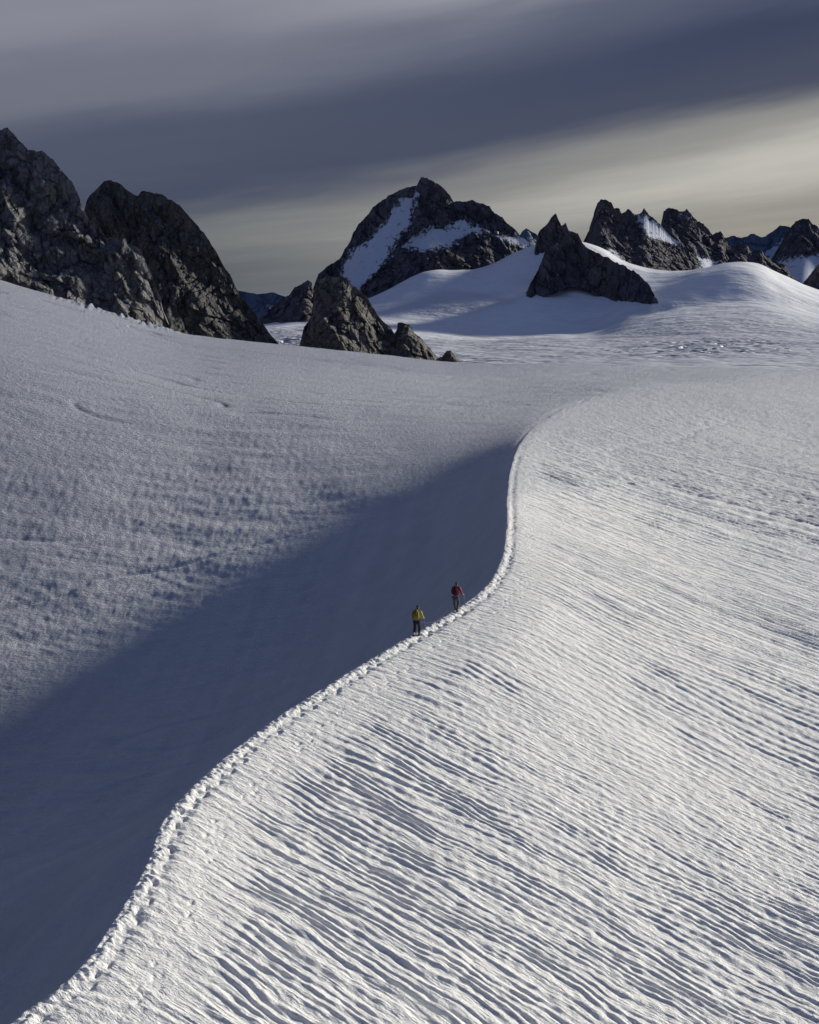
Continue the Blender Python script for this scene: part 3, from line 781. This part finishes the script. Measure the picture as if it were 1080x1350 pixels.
w = bpy.data.worlds.new('World'); bpy.context.scene.world = w; w.use_nodes = True
nt = w.node_tree; nt.nodes.clear()
out = nt.nodes.new('ShaderNodeOutputWorld'); bg = nt.nodes.new('ShaderNodeBackground'); nt.links.new(bg.outputs[0], out.inputs[0])
sky = nt.nodes.new('ShaderNodeTexSky'); sky.sky_type = 'NISHITA'; sky.sun_disc = False
sky.sun_elevation = R(SUN_EL); sky.sun_rotation = R(SUN_AZ)
tc = nt.nodes.new('ShaderNodeTexCoord'); sep = nt.nodes.new('ShaderNodeSeparateXYZ'); nt.links.new(tc.outputs['Generated'], sep.inputs[0])
az = math_(nt, 'ARCTAN2', sep.outputs[0], sep.outputs[1])
el = math_(nt, 'ARCSINE', sep.outputs[2])
azc = math_(nt, 'MINIMUM', math_(nt, 'MAXIMUM', az, -.9), .9)
# streaked cloud noise in azimuth / elevation, sheared along the cloud band
cmb = nt.nodes.new('ShaderNodeCombineXYZ')
sh = math_(nt, 'SUBTRACT', el, math_(nt, 'MULTIPLY', azc, .16))
nt.links.new(math_(nt, 'MULTIPLY', az, 1.7), cmb.inputs[0]); nt.links.new(math_(nt, 'MULTIPLY', sh, 12.0), cmb.inputs[1])
nA = noise(nt, cmb.outputs[0], 1.6, 4, .5)
nB = noise(nt, cmb.outputs[0], 5.5, 6, .6)
q = math_(nt, 'ADD', sh, math_(nt, 'MULTIPLY', math_(nt, 'SUBTRACT', nA, .5), .055))
q = math_(nt, 'ADD', q, math_(nt, 'MULTIPLY', math_(nt, 'SUBTRACT', nB, .5), .010))
fac = math_(nt, 'DIVIDE', math_(nt, 'ADD', q, .02), .40, clamp=True)
def lin(r, g, b):
    f = lambda c: (c / 255 / 12.92) if c < 10 else ((c / 255 + .055) / 1.055) ** 2.4
    return (f(r), f(g), f(b))
P = lambda e: (e + .02) / .40
cr_l = ramp(nt, fac, [(P(-.02), lin(104, 120, 134)), (P(.012), lin(96, 106, 116)), (P(.045), lin(92, 98, 106)), (P(.078), lin(116, 119, 122)), (P(.112), lin(70, 77, 100)), (P(.165), lin(78, 84, 105)), (P(.21), lin(112, 115, 130)), (P(.27), lin(136, 137, 150)), (P(.36), lin(92, 98, 118))], 'EASE')
cr_r = ramp(nt, fac, [(P(-.02), lin(160, 154, 144)), (P(.02), lin(150, 147, 141)), (P(.06), lin(192, 189, 181)), (P(.09), lin(146, 145, 142)), (P(.122), lin(68, 73, 94)), (P(.16), lin(56, 64, 90)), (P(.20), lin(84, 90, 112)), (P(.245), lin(176, 176, 184)), (P(.36), lin(98, 104, 122))], 'EASE')
side = math_(nt, 'ADD', math_(nt, 'MULTIPLY', azc, 2.2), .38, clamp=True)
col = mixc(nt, side, cr_l, cr_r)
# thin wisps
wc = nt.nodes.new('ShaderNodeCombineXYZ')
nt.links.new(math_(nt, 'MULTIPLY', az, 2.2), wc.inputs[0]); nt.links.new(math_(nt, 'MULTIPLY', math_(nt, 'SUBTRACT', el, math_(nt, 'MULTIPLY', azc, .10)), 34.0), wc.inputs[1])
wsp = noise(nt, wc.outputs[0], 2.4, 7, .62)
wc2 = ramp(nt, wsp, [(.34, (.80, .82, .86)), (.52, (1.0, 1.0, 1.0)), (.70, (1.26, 1.24, 1.20))])
wfac = ramp(nt, math_(nt, 'MULTIPLY', el, 3.0), [(.15, (.50,) * 3), (.42, (.07,) * 3)])
col = mixc(nt, wfac, col, wc2, 'MULTIPLY')
# away from the view the cloud deck is plain blue grey
behind = ramp(nt, math_(nt, 'ADD', math_(nt, 'MULTIPLY', sep.outputs[1], .5), .5), [(.45, (0,) * 3), (.85, (1,) * 3)])
col = mixc(nt, behind, lin(70, 86, 124), col)
skyc = N(nt, 'ShaderNodeVectorMath', operation='SCALE'); skyc.inputs['Scale'].default_value = .05
nt.links.new(sky.outputs[0], skyc.inputs[0])
col = mixc(nt, .05, col, skyc.outputs[0])
nt.links.new(col, bg.inputs['Color']); bg.inputs['Strength'].default_value = 1.0

sc = bpy.context.scene
sc.render.engine = 'CYCLES'
sc.view_settings.view_transform = 'Standard'; sc.view_settings.look = 'None'; sc.view_settings.exposure = 0
